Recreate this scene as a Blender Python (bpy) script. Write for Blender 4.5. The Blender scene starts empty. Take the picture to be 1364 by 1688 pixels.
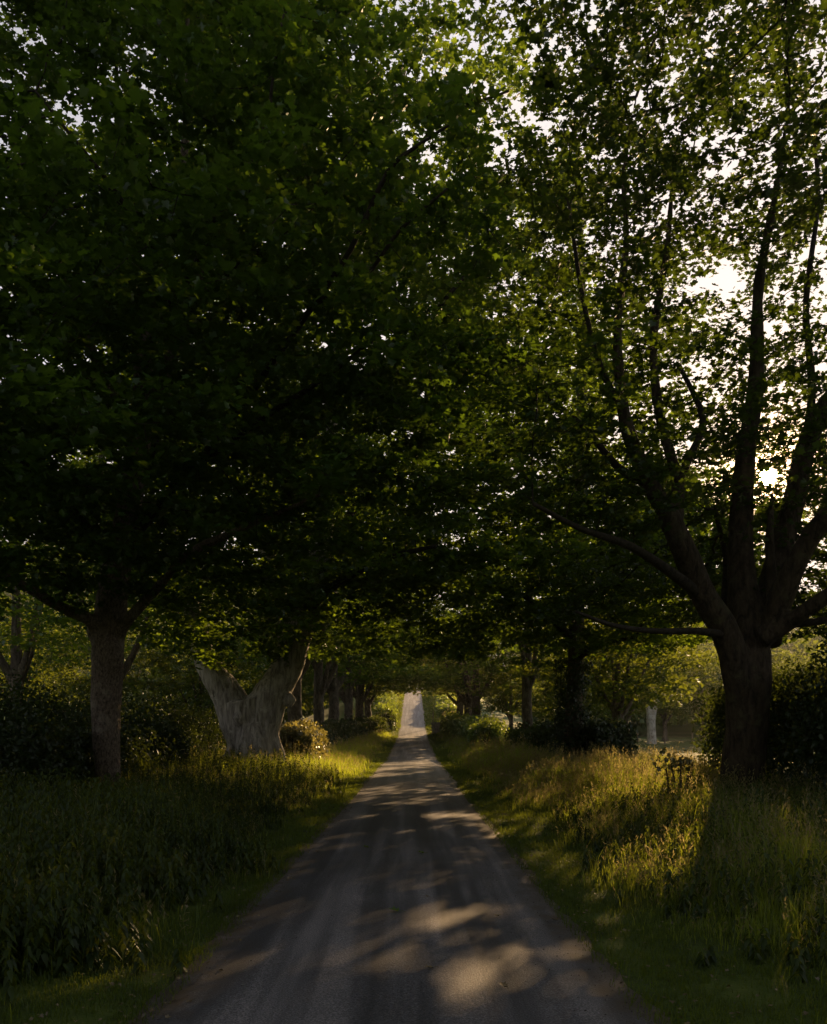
import bpy, math, random
import numpy as np
from mathutils import Vector

random.seed(7)
R = np.random.default_rng(7)
S = bpy.context.scene
COL = S.collection

# ------------------------------------------------------------ camera, sky, sun, exposure
FPX, EYE = 1400.0, 1.7
cam = bpy.data.objects.new("camera", bpy.data.cameras.new("camera"))
COL.objects.link(cam)
cam.location = (0, 0, EYE)
cam.rotation_euler = (math.radians(90), 0, 0)
cam.data.sensor_width = 36
cam.data.lens = 36 * FPX / 1688
cam.data.shift_y = 361 / 1688
cam.data.clip_end = 6000
S.camera = cam

SUN_D = Vector((585 / FPX, 1, 419 / FPX)).normalized()
SUN_EL = math.asin(SUN_D.z)
SUN_AZ = math.atan2(SUN_D.x, SUN_D.y)
w = bpy.data.worlds.new("World")
S.world = w
w.use_nodes = True
nt = w.node_tree
nt.nodes.clear()
sky = nt.nodes.new("ShaderNodeTexSky")
sky.sky_type = 'NISHITA'
sky.sun_disc = False
sky.sun_elevation = SUN_EL
sky.sun_rotation = SUN_AZ
sky.dust_density = 1.6
sky.air_density = 1.0
sky.ozone_density = 2.0
hsv = nt.nodes.new("ShaderNodeHueSaturation")
hsv.inputs['Saturation'].default_value = 0.25
nt.links.new(sky.outputs[0], hsv.inputs['Color'])
bg = nt.nodes.new("ShaderNodeBackground")
bg.inputs[1].default_value = 0.076
tint = nt.nodes.new("ShaderNodeMix"); tint.data_type = 'RGBA'; tint.blend_type = 'MULTIPLY'; tint.inputs['Factor'].default_value = 1
tint.inputs[7].default_value = (1.0, 0.94, 0.93, 1)
nt.links.new(hsv.outputs[0], tint.inputs[6])
cap = nt.nodes.new("ShaderNodeVectorMath"); cap.operation = 'MINIMUM'
cap.inputs[1].default_value = (4.5, 4.15, 4.05)
nt.links.new(tint.outputs[2], cap.inputs[0]); nt.links.new(cap.outputs[0], bg.inputs[0])
# the sun's own disc and the bright air round it
tc = nt.nodes.new("ShaderNodeTexCoord")
dot = nt.nodes.new("ShaderNodeVectorMath"); dot.operation = 'DOT_PRODUCT'
dot.inputs[1].default_value = SUN_D
nt.links.new(tc.outputs['Generated'], dot.inputs[0])
def mth(op, a, b=None, c=None):
    n = nt.nodes.new("ShaderNodeMath"); n.operation = op
    for i, v in enumerate((a, b, c)):
        if v is None: continue
        if hasattr(v, 'links'): nt.links.new(v, n.inputs[i])
        else: n.inputs[i].default_value = v
    return n.outputs[0]
d = dot.outputs['Value']
disc = mth('MULTIPLY', mth('GREATER_THAN', d, math.cos(math.radians(0.5))), 40.0)
au1 = mth('MULTIPLY', mth('POWER', mth('MAXIMUM', d, 0.0), 1100.0), 3.5)
au2 = mth('MULTIPLY', mth('POWER', mth('MAXIMUM', d, 0.0), 45.0), 0.2)
glow = mth('ADD', mth('ADD', disc, au1), au2)
bg2 = nt.nodes.new("ShaderNodeBackground")
bg2.inputs[0].default_value = (1.0, 0.60, 0.26, 1)
nt.links.new(glow, bg2.inputs[1])
add = nt.nodes.new("ShaderNodeAddShader")
out = nt.nodes.new("ShaderNodeOutputWorld")
nt.links.new(bg.outputs[0], add.inputs[0]); nt.links.new(bg2.outputs[0], add.inputs[1])
nt.links.new(add.outputs[0], out.inputs[0])

sun = bpy.data.objects.new("sun_lamp", bpy.data.lights.new("sun_lamp", 'SUN'))
COL.objects.link(sun)
sun.data.energy = 5.0
sun.data.angle = math.radians(0.53)
sun.data.color = (1.0, 0.63, 0.30)
sun.rotation_euler = (-SUN_D).to_track_quat('-Z', 'Y').to_euler()

S.view_settings.view_transform = 'Standard'
S.view_settings.look = 'None'
S.view_settings.exposure = 1.5
S.view_settings.gamma = 1.0
S.cycles.max_bounces = 6
S.cycles.diffuse_bounces = 3
S.cycles.glossy_bounces = 2
S.cycles.transmission_bounces = 4
S.cycles.transparent_max_bounces = 4
S.cycles.use_denoising = True
S.cycles.caustics_reflective = False
S.cycles.caustics_refractive = False
S.cycles.sample_clamp_indirect = 4.0

# ------------------------------------------------------------ materials
def newmat(name):
    m = bpy.data.materials.new(name); m.use_nodes = True
    m.node_tree.nodes.clear()
    return m, m.node_tree
def N(t, k, **kw):
    n = t.nodes.new(k)
    for a, b in kw.items():
        if a in n.inputs: n.inputs[a].default_value = b
        else: setattr(n, a, b)
    return n
def ramp(t, fac, stops):
    r = t.nodes.new("ShaderNodeValToRGB")
    e = r.color_ramp.elements
    while len(e) < len(stops): e.new(0.5)
    for i, (p, c) in enumerate(stops):
        e[i].position = p; e[i].color = (*c, 1)
    t.links.new(fac, r.inputs[0])
    return r.outputs[0]

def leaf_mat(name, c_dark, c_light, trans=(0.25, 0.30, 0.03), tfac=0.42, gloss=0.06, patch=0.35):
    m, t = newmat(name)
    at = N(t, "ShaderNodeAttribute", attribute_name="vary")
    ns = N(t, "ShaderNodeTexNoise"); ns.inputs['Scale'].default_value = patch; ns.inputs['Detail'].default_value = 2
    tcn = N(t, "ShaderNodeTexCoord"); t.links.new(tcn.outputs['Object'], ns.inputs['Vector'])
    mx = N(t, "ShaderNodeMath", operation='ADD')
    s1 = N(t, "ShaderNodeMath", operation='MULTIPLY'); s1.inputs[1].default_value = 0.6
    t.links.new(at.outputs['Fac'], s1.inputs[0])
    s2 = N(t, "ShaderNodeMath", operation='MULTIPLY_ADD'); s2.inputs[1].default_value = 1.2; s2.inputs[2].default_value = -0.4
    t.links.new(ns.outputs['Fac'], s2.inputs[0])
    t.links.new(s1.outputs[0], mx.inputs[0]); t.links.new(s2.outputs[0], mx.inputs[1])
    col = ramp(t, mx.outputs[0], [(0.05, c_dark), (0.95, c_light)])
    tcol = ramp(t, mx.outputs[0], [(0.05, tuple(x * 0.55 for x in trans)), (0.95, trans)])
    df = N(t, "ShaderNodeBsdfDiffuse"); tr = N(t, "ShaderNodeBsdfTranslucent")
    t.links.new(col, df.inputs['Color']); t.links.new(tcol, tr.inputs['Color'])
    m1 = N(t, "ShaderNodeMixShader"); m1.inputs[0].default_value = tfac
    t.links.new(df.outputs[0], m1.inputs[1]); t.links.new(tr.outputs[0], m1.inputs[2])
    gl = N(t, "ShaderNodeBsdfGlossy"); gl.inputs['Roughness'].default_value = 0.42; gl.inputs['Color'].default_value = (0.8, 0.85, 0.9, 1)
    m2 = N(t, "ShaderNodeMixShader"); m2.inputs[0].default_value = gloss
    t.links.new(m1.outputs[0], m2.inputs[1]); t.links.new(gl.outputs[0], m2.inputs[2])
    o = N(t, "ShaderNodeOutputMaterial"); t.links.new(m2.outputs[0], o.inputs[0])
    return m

def bark_mat(name, dark, light, lichen, stretch=0.22, scale=9.0, bump=0.6, lich=0.55):
    m, t = newmat(name)
    tcn = N(t, "ShaderNodeTexCoord")
    mp = N(t, "ShaderNodeMapping"); mp.inputs['Scale'].default_value = (1, 1, stretch)
    t.links.new(tcn.outputs['Object'], mp.inputs[0])
    n1 = N(t, "ShaderNodeTexNoise"); n1.inputs['Scale'].default_value = scale; n1.inputs['Detail'].default_value = 8; n1.inputs['Roughness'].default_value = 0.65
    n1.inputs['Distortion'].default_value = 0.6
    t.links.new(mp.outputs[0], n1.inputs['Vector'])
    n2 = N(t, "ShaderNodeTexNoise"); n2.inputs['Scale'].default_value = 2.2; n2.inputs['Detail'].default_value = 6; n2.inputs['Roughness'].default_value = 0.7
    t.links.new(tcn.outputs['Object'], n2.inputs['Vector'])
    n3 = N(t, "ShaderNodeTexVoronoi"); n3.inputs['Scale'].default_value = 22
    t.links.new(mp.outputs[0], n3.inputs['Vector'])
    base = ramp(t, n1.outputs['Fac'], [(0.36, dark), (0.62, light)])
    lf = ramp(t, n2.outputs['Fac'], [(lich - 0.04, (0, 0, 0)), (lich + 0.1, (1, 1, 1))])
    mx = N(t, "ShaderNodeMix", data_type='RGBA')
    t.links.new(lf, mx.inputs['Factor']); t.links.new(base, mx.inputs[6]); mx.inputs[7].default_value = (*lichen, 1)
    ad = N(t, "ShaderNodeMath", operation='MULTIPLY_ADD'); ad.inputs[1].default_value = 0.35
    t.links.new(n3.outputs['Distance'], ad.inputs[0]); t.links.new(n1.outputs['Fac'], ad.inputs[2])
    bp = N(t, "ShaderNodeBump"); bp.inputs['Strength'].default_value = bump; bp.inputs['Distance'].default_value = 0.06
    t.links.new(ad.outputs[0], bp.inputs['Height'])
    b = N(t, "ShaderNodeBsdfPrincipled"); b.inputs['Roughness'].default_value = 0.9
    b.inputs['Specular IOR Level'].default_value = 0.25
    t.links.new(mx.outputs[2], b.inputs['Base Color']); t.links.new(bp.outputs[0], b.inputs['Normal'])
    o = N(t, "ShaderNodeOutputMaterial"); t.links.new(b.outputs[0], o.inputs[0])
    return m

M_LEAF = leaf_mat("leaf_sycamore", (0.018, 0.045, 0.007), (0.046, 0.105, 0.014), (0.13, 0.23, 0.013), 0.45, gloss=0.04)
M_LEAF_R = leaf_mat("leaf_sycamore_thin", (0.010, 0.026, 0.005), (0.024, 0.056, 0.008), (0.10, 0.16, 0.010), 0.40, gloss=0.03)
M_LEAF_F = leaf_mat("leaf_avenue", (0.016, 0.044, 0.007), (0.040, 0.095, 0.013), (0.24, 0.36, 0.018), 0.45, gloss=0.04, patch=0.25)
M_LEAF_FIELD = leaf_mat("leaf_field_tree", (0.014, 0.036, 0.008), (0.045, 0.090, 0.016), (0.28, 0.33, 0.025), 0.42, gloss=0.03, patch=0.15)
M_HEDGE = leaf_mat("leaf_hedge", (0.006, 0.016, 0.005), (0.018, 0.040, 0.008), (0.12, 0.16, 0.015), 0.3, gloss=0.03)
M_IVY = leaf_mat("leaf_ivy", (0.010, 0.026, 0.008), (0.03, 0.06, 0.016), (0.08, 0.12, 0.015), 0.25, gloss=0.05)
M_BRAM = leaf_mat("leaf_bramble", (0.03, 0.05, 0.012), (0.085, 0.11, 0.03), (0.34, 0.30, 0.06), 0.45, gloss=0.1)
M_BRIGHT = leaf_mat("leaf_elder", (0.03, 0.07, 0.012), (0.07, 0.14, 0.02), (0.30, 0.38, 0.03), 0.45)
M_GRASS = leaf_mat("grass_verge", (0.018, 0.042, 0.006), (0.055, 0.095, 0.012), (0.26, 0.32, 0.02), 0.38, gloss=0.02, patch=0.9)
M_TALL = leaf_mat("grass_tall", (0.012, 0.032, 0.006), (0.048, 0.086, 0.013), (0.56, 0.66, 0.045), 0.45, gloss=0.03, patch=0.6)
M_SEED = leaf_mat("grass_seed_head", (0.07, 0.075, 0.03), (0.18, 0.17, 0.08), (0.45, 0.38, 0.14), 0.45, gloss=0.02)
M_NETTLE = leaf_mat("leaf_nettle", (0.008, 0.022, 0.004), (0.040, 0.066, 0.010), (0.18, 0.22, 0.015), 0.35, gloss=0.02, patch=0.8)
M_LITTER = leaf_mat("fallen_leaf", (0.06, 0.04, 0.018), (0.20, 0.16, 0.08), (0.1, 0.08, 0.02), 0.1)
M_TWIG = bark_mat("bark_twig", (0.012, 0.010, 0.008), (0.04, 0.034, 0.026), (0.05, 0.05, 0.035), 1, 12, 0.2, 0.7)
M_BARK_L = bark_mat("bark_grey", (0.045, 0.036, 0.027), (0.19, 0.155, 0.12), (0.24, 0.215, 0.175), 0.5, 26, 0.9, 0.60)
M_BARK_P = bark_mat("bark_pale", (0.13, 0.115, 0.10), (0.46, 0.43, 0.38), (0.54, 0.52, 0.47), 0.13, 9, 1.0, 0.60)
M_BARK_R = bark_mat("bark_brown", (0.014, 0.011, 0.008), (0.062, 0.048, 0.033), (0.066, 0.062, 0.036), 0.35, 10, 0.8, 0.58)
M_BARK_F = bark_mat("bark_avenue", (0.04, 0.034, 0.026), (0.15, 0.125, 0.10), (0.20, 0.18, 0.14), 0.3, 8, 0.7, 0.58)
M_BARK_W = bark_mat("bark_whitish", (0.20, 0.18, 0.15), (0.42, 0.40, 0.36), (0.5, 0.48, 0.44), 0.3, 6, 0.5, 0.5)

def ground_mat(name, stops, scale, bump=0.4, scale2=30):
    m, t = newmat(name)
    tcn = N(t, "ShaderNodeTexCoord")
    n1 = N(t, "ShaderNodeTexNoise"); n1.inputs['Scale'].default_value = scale; n1.inputs['Detail'].default_value = 9; n1.inputs['Roughness'].default_value = 0.7
    n2 = N(t, "ShaderNodeTexNoise"); n2.inputs['Scale'].default_value = scale2; n2.inputs['Detail'].default_value = 6
    for n in (n1, n2): t.links.new(tcn.outputs['Object'], n.inputs['Vector'])
    c = ramp(t, n1.outputs['Fac'], stops)
    bp = N(t, "ShaderNodeBump"); bp.inputs['Strength'].default_value = bump; bp.inputs['Distance'].default_value = 0.05
    t.links.new(n2.outputs['Fac'], bp.inputs['Height'])
    b = N(t, "ShaderNodeBsdfPrincipled"); b.inputs['Roughness'].default_value = 0.95; b.inputs['Specular IOR Level'].default_value = 0.15
    t.links.new(c, b.inputs['Base Color']); t.links.new(bp.outputs[0], b.inputs['Normal'])
    o = N(t, "ShaderNodeOutputMaterial"); t.links.new(b.outputs[0], o.inputs[0])
    return m
M_GROUND = ground_mat("ground_turf", [(0.3, (0.022, 0.028, 0.008)), (0.5, (0.045, 0.07, 0.012)), (0.68, (0.075, 0.10, 0.02))], 1.3)
M_HILL = ground_mat("hill_pasture", [(0.35, (0.05, 0.075, 0.02)), (0.55, (0.10, 0.14, 0.035)), (0.7, (0.16, 0.17, 0.06))], 0.02, 0.1, 0.5)
M_STONE = ground_mat("stone_wall_grey", [(0.3, (0.10, 0.095, 0.09)), (0.55, (0.25, 0.24, 0.22)), (0.7, (0.38, 0.36, 0.33))], 3, 0.6, 12)
M_GRIT = ground_mat("grit_dark", [(0.3, (0.03, 0.028, 0.026)), (0.6, (0.10, 0.095, 0.088)), (0.75, (0.2, 0.19, 0.17))], 40, 0.2, 90)
M_WOOD = ground_mat("fence_wood", [(0.3, (0.10, 0.08, 0.06)), (0.7, (0.24, 0.20, 0.16))], 4, 0.3, 20)

def road_mat():
    m, t = newmat("asphalt_lane")
    tcn = N(t, "ShaderNodeTexCoord")
    sep = N(t, "ShaderNodeSeparateXYZ"); t.links.new(tcn.outputs['Object'], sep.inputs[0])
    # wheel tracks and patched strips run along the lane
    wob = N(t, "ShaderNodeTexNoise"); wob.inputs['Scale'].default_value = 0.10
    t.links.new(tcn.outputs['Object'], wob.inputs['Vector'])
    xx = N(t, "ShaderNodeMath", operation='MULTIPLY_ADD'); xx.inputs[1].default_value = 0.5
    t.links.new(wob.outputs['Fac'], xx.inputs[0]); t.links.new(sep.outputs['X'], xx.inputs[2])
    cmb = N(t, "ShaderNodeCombineXYZ"); t.links.new(xx.outputs[0], cmb.inputs['X'])
    yy = N(t, "ShaderNodeMath", operation='MULTIPLY'); yy.inputs[1].default_value = 0.035
    t.links.new(sep.outputs['Y'], yy.inputs[0]); t.links.new(yy.outputs[0], cmb.inputs['Y'])
    st = N(t, "ShaderNodeTexNoise"); st.inputs['Scale'].default_value = 2.6; st.inputs['Detail'].default_value = 4; st.inputs['Roughness'].default_value = 0.55
    t.links.new(cmb.outputs[0], st.inputs['Vector'])
    big = N(t, "ShaderNodeTexNoise"); big.inputs['Scale'].default_value = 0.55; big.inputs['Detail'].default_value = 5
    t.links.new(tcn.outputs['Object'], big.inputs['Vector'])
    grit = N(t, "ShaderNodeTexNoise"); grit.inputs['Scale'].default_value = 85; grit.inputs['Detail'].default_value = 4; grit.inputs['Roughness'].default_value = 0.8
    t.links.new(tcn.outputs['Object'], grit.inputs['Vector'])
    vor = N(t, "ShaderNodeTexVoronoi"); vor.inputs['Scale'].default_value = 70
    t.links.new(tcn.outputs['Object'], vor.inputs['Vector'])
    base = ramp(t, st.outputs['Fac'], [(0.40, (0.027, 0.030, 0.038)), (0.5, (0.058, 0.062, 0.075)), (0.60, (0.115, 0.118, 0.134))])
    m1 = N(t, "ShaderNodeMix", data_type='RGBA', blend_type='MULTIPLY'); m1.inputs['Factor'].default_value = 1
    g = ramp(t, grit.outputs['Fac'], [(0.36, (0.2, 0.2, 0.21)), (0.5, (0.85, 0.85, 0.86)), (0.66, (2.5, 2.4, 2.3))])
    t.links.new(base, m1.inputs[6]); t.links.new(g, m1.inputs[7])
    m2 = N(t, "ShaderNodeMix", data_type='RGBA', blend_type='MULTIPLY'); m2.inputs['Factor'].default_value = 1
    g2 = ramp(t, big.outputs['Fac'], [(0.35, (0.7, 0.7, 0.7)), (0.65, (1.25, 1.2, 1.15))])
    t.links.new(m1.outputs[2], m2.inputs[6]); t.links.new(g2, m2.inputs[7])
    # brown leafy dirt gathered at both edges
    ax = N(t, "ShaderNodeMath", operation='ADD'); ax.inputs[1].default_value = 0.10
    t.links.new(sep.outputs['X'], ax.inputs[0])
    ab = N(t, "ShaderNodeMath", operation='ABSOLUTE'); t.links.new(ax.outputs[0], ab.inputs[0])
    ed = N(t, "ShaderNodeMath", operation='MULTIPLY_ADD'); ed.inputs[1].default_value = 0.8
    en = N(t, "ShaderNodeTexNoise"); en.inputs['Scale'].default_value = 5; en.inputs['Detail'].default_value = 6
    t.links.new(tcn.outputs['Object'], en.inputs['Vector'])
    t.links.new(en.outputs['Fac'], ed.inputs[0]); t.links.new(ab.outputs[0], ed.inputs[2])
    ef = N(t, "ShaderNodeMapRange"); ef.inputs['From Min'].default_value = 1.58; ef.inputs['From Max'].default_value = 1.92
    t.links.new(ed.outputs[0], ef.inputs['Value'])
    m3 = N(t, "ShaderNodeMix", data_type='RGBA'); m3.inputs[7].default_value = (0.035, 0.026, 0.016, 1)
    t.links.new(ef.outputs[0], m3.inputs['Factor']); t.links.new(m2.outputs[2], m3.inputs[6])
    hh = N(t, "ShaderNodeMath", operation='MULTIPLY_ADD'); hh.inputs[1].default_value = 0.7
    t.links.new(vor.outputs['Distance'], hh.inputs[0]); t.links.new(grit.outputs['Fac'], hh.inputs[2])
    bp = N(t, "ShaderNodeBump"); bp.inputs['Strength'].default_value = 0.4; bp.inputs['Distance'].default_value = 0.006
    t.links.new(hh.outputs[0], bp.inputs['Height'])
    b = N(t, "ShaderNodeBsdfPrincipled"); b.inputs['Roughness'].default_value = 0.62; b.inputs['Specular IOR Level'].default_value = 0.5
    t.links.new(m3.outputs[2], b.inputs['Base Color']); t.links.new(bp.outputs[0], b.inputs['Normal'])
    o = N(t, "ShaderNodeOutputMaterial"); t.links.new(b.outputs[0], o.inputs[0])
    return m
M_ROAD = road_mat()

# ------------------------------------------------------------ mesh helpers
class MB:
    """collects arrays of vertices and polygons, linked as one mesh object"""
    def __init__(s): s.v = []; s.f = []; s.ft = []; s.mi = []; s.va = []; s.n = 0
    def add(s, v, faces, mi=0, vary=None):
        """v (k,3); faces list of (m,j) int arrays"""
        v = np.asarray(v, dtype=np.float32)
        s.v.append(v)
        tot = 0
        for fa in faces:
            fa = np.asarray(fa, dtype=np.int32)
            if fa.size == 0: continue
            s.f.append((fa + s.n).ravel()); s.ft.append(np.full(len(fa), fa.shape[1], dtype=np.int32))
            s.mi.append(np.full(len(fa), mi, dtype=np.int32)); tot += len(fa)
            if vary is None: s.va.append(np.full(len(fa), 0.5, dtype=np.float32))
            else: s.va.append(np.asarray(vary[len(vary) and 0] if False else vary, dtype=np.float32)[:len(fa)])
        s.n += len(v)
    def build(s, name, mats, parent=None, smooth=True):
        me = bpy.data.meshes.new(name)
        v = np.concatenate(s.v); f = np.concatenate(s.f); ft = np.concatenate(s.ft)
        me.vertices.add(len(v)); me.vertices.foreach_set('co', v.ravel())
        me.loops.add(len(f)); me.loops.foreach_set('vertex_index', f)
        me.polygons.add(len(ft))
        st = np.concatenate([[0], np.cumsum(ft)[:-1]]).astype(np.int32)
        me.polygons.foreach_set('loop_start', st); me.polygons.foreach_set('loop_total', ft)
        me.polygons.foreach_set('material_index', np.concatenate(s.mi))
        me.polygons.foreach_set('use_smooth', np.full(len(ft), smooth))
        a = me.attributes.new('vary', 'FLOAT', 'FACE'); a.data.foreach_set('value', np.concatenate(s.va))
        me.update(calc_edges=True)
        for m in (mats if isinstance(mats, (list, tuple)) else [mats]): me.materials.append(m)
        o = bpy.data.objects.new(name, me); COL.objects.link(o)
        if parent: o.parent = parent
        return o

def tag(o, label=None, cat=None, group=None, kind=None):
    if label: o['label'] = label
    if cat: o['category'] = cat
    if group: o['group'] = group
    if kind: o['kind'] = kind
    return o
def empty(name, loc, rz=0, sc=1):
    o = bpy.data.objects.new(name, None); COL.objects.link(o)
    o.empty_display_size = 0.3
    o.location = loc; o.rotation_euler = (0, 0, rz); o.scale = (sc,) * 3 if not isinstance(sc, tuple) else sc
    return o
def copy_tree(root, loc, rz, sc):
    r = root.copy(); COL.objects.link(r); r.location = loc; r.rotation_euler = (0, 0, rz)
    r.scale = (sc,) * 3 if not isinstance(sc, tuple) else sc
    for ch in list(root.children):
        c = ch.copy(); COL.objects.link(c); c.parent = r
    return r

def tube(mb, pts, rad, sides=8, mi=0, cap=True):
    pts = np.asarray(pts, float); rad = np.asarray(rad, float); n = len(pts)
    t = np.gradient(pts, axis=0); t /= np.linalg.norm(t, axis=1, keepdims=True) + 1e-9
    u = np.cross(t[0], [0.31, 0.95, 0.07]); u /= np.linalg.norm(u) + 1e-9
    us = []
    for i in range(n):
        u = u - t[i] * np.dot(u, t[i]); u /= np.linalg.norm(u) + 1e-9; us.append(u)
    us = np.array(us); vs = np.cross(t, us)
    a = np.arange(sides) * 2 * math.pi / sides
    v = pts[:, None] + rad[:, None, None] * (np.cos(a)[None, :, None] * us[:, None] + np.sin(a)[None, :, None] * vs[:, None])
    i = np.arange(n - 1)[:, None] * sides; k = np.arange(sides)[None]; k2 = (k + 1) % sides
    q = np.stack([i + k, i + k2, i + sides + k2, i + sides + k], -1).reshape(-1, 4)
    fs = [q]
    if cap: fs += [np.arange(sides)[::-1][None], (np.arange(sides) + (n - 1) * sides)[None]]
    mb.add(v.reshape(-1, 3), fs, mi)

# ---- leaves: outline templates in their own plane (x across, y along the midrib)
def tmpl(half, tip=1.0):
    r = [(x, y) for x, y in half]; l = [(-x, y) for x, y in half[::-1]]
    out = [(0, 0)] + r + [(0, tip)] + l
    return np.array(out, float)
T_MAPLE = tmpl([(0.24, -0.10), (0.50, 0.12), (0.32, 0.30), (0.56, 0.66), (0.24, 0.60)])
T_OVAL = tmpl([(0.26, 0.25), (0.30, 0.55)])
T_RHOMB = tmpl([(0.36, 0.45)])
T_SPIKE = tmpl([(0.11, 0.3), (0.10, 0.65)])
T_NETTLE = tmpl([(0.24, 0.12), (0.20, 0.5)])
def leaves(mb, pos, size, up_bias=0.75, T=T_RHOMB, mi=0, droop=0.25, outward=None):
    """pos (n,3), size (n,)"""
    n = len(pos)
    if n == 0: return
    nr = R.normal(size=(n, 3)) * (1 - up_bias); nr[:, 2] += up_bias
    if outward is not None: nr += outward
    nr /= np.linalg.norm(nr, axis=1, keepdims=True)
    d = R.normal(size=(n, 3)); d[:, 2] -= droop * 2
    d -= nr * np.sum(d * nr, 1, keepdims=True); d /= np.linalg.norm(d, axis=1, keepdims=True) + 1e-9
    s = np.cross(nr, d)
    k = len(T)
    x = T[:, 0][None, :, None]; y = T[:, 1][None, :, None]
    fold = np.abs(T[:, 0])[None, :, None] * R.uniform(-0.1, 0.5, (n, 1, 1))
    curl = -(T[:, 1] ** 2)[None, :, None] * R.uniform(0, 0.35, (n, 1, 1))
    v = pos[:, None] + size[:, None, None] * (x * s[:, None] + y * d[:, None] + (fold + curl) * nr[:, None])
    b = np.arange(n)[:, None] * k
    half = (k - 2) // 2
    r = np.concatenate([[0], np.arange(1, half + 1), [half + 1]])
    l = np.concatenate([[0], [half + 1], np.arange(half + 2, k)])
    vary = R.uniform(0, 1, n)
    if k <= 4:
        mb.add(v.reshape(-1, 3), [b + np.arange(k)[None]], mi, vary)
    else:
        mb.add(v.reshape(-1, 3), [b + r[None], b + l[None]], mi, vary)

# ------------------------------------------------------------ tree growing
def clumpy(ells, n, sig=0.9, per=26):
    """attraction points in soft clumps inside ellipsoids (cx,cy,cz,rx,ry,rz,weight)"""
    e = np.array([x[:6] for x in ells], float); wt = np.array([x[6] if len(x) > 6 else x[3] * x[4] * x[5] for x in ells], float)
    nc = max(4, n // per)
    idx = R.choice(len(e), nc, p=wt / wt.sum())
    u = R.normal(size=(nc, 3)); u /= np.linalg.norm(u, axis=1, keepdims=True)
    rr = R.uniform(0.15, 1, nc) ** 0.45
    c = e[idx, :3] + u * rr[:, None] * e[idx, 3:6]
    p = c[R.integers(0, nc, n)] + R.normal(size=(n, 3)) * sig * np.array([1.25, 1.25, 0.42])
    return p

def grow(limbs, att, step=0.38, infl=4.0, kill=0.6, iters=90, trop=0.06):
    """limbs: [(points, radii)] first one is the trunk; returns nodes, parents, fixed radii"""
    P, par, fr = [], [], []
    for li, (pts, rad) in enumerate(limbs):
        pts = np.asarray(pts, float); rad = np.asarray(rad, float)
        seg = np.linalg.norm(np.diff(pts, axis=0), axis=1); cum = np.concatenate([[0], np.cumsum(seg)])
        k = max(2, int(cum[-1] / step) + 1); s = np.linspace(0, cum[-1], k)
        q = np.stack([np.interp(s, cum, pts[:, j]) for j in range(3)], 1); r = np.interp(s, cum, rad)
        if li == 0: prev = -1; st = 0
        else:
            prev = int(np.argmin(np.linalg.norm(np.array(P) - q[0], axis=1))); st = 1
        for i in range(st, k):
            P.append(q[i]); par.append(prev); fr.append(r[i]); prev = len(P) - 1
    P = np.array(P); par = list(par); fr = list(fr)
    A = att.copy()
    def nearest(A, Q, base):
        bd = np.full(len(A), 1e9); bi = np.zeros(len(A), int)
        for c in range(0, len(Q), 400):
            d = np.linalg.norm(A[:, None] - Q[None, c:c + 400], axis=2)
            m = d.argmin(1); dv = d[np.arange(len(A)), m]
            u = dv < bd; bd[u] = dv[u]; bi[u] = m[u] + c + base
        return bd, bi
    bd, bi = nearest(A, P, 0)
    for it in range(iters):
        act = bd < infl * (1 if it > 3 else 3)
        if not act.any(): break
        g = np.zeros((len(P), 3)); dirs = A[act] - P[bi[act]]
        dirs /= np.linalg.norm(dirs, axis=1, keepdims=True) + 1e-9
        np.add.at(g, bi[act], dirs)
        ix = np.where(np.abs(g).sum(1) > 1e-6)[0]
        gd = g[ix]; gd /= np.linalg.norm(gd, axis=1, keepdims=True) + 1e-9
        gd = gd + R.normal(size=gd.shape) * 0.18; gd[:, 2] += trop
        gd /= np.linalg.norm(gd, axis=1, keepdims=True)
        newp = P[ix] + gd * step
        base = len(P)
        P = np.concatenate([P, newp]); par += list(ix); fr += [0.0] * len(ix)
        d2, i2 = nearest(A, newp, base)
        u = d2 < bd; bd = np.where(u, d2, bd); bi = np.where(u, i2, bi)
        keep = bd > kill
        A, bd, bi = A[keep], bd[keep], bi[keep]
        if len(A) == 0 or len(P) > 9000: break
    par = np.array(par); fr = np.array(fr); n = len(P)
    tip, ex = 0.0065, 2.35
    acc = np.zeros(n)
    for i in range(n - 1, -1, -1):
        if acc[i] == 0: acc[i] = tip ** ex
        if par[i] >= 0 and par[i] < i: acc[par[i]] += acc[i]
    rad = acc ** (1 / ex)
    rad = np.where(fr > 0, np.maximum(fr, np.minimum(rad, fr)), np.minimum(rad, 0.10))
    return P, par, rad, fr

def branch_mesh(mb, P, par, rad, fr, rmin=0.0, mi=0, skipfixed=False):
    n = len(P); kids = [[] for _ in range(n)]
    for i in range(n):
        if par[i] >= 0: kids[par[i]].append(i)
    best = [max(k, key=lambda j: rad[j]) if k else -1 for k in kids]
    for i in range(n):
        start = par[i] < 0 or best[par[i]] != i
        if not start: continue
        ch = [i]
        while best[ch[-1]] >= 0: ch.append(best[ch[-1]])
        if par[i] >= 0: ch = [par[i]] + ch
        if len(ch) < 2: continue
        r = rad[ch].copy()
        if par[i] >= 0: r[0] = min(r[0], r[1] * 1.25)
        if skipfixed:
            m = fr[ch] <= 0
            m[0] = m[1] if len(m) > 1 else m[0]
            if not m.any(): continue
            st = int(np.argmax(m)); st = max(0, st - 1)
            ch = ch[st:]; r = r[st:]
            if len(ch) < 2: continue
            if st > 0: r[0] = min(r[0], r[1] * 1.3)
        pts = P[ch]
        big = r.max()
        tube(mb, pts, np.minimum.accumulate(r) if not skipfixed else r, 3 if big < 0.025 else 5 if big < 0.08 else 10, mi, cap=False)

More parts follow.
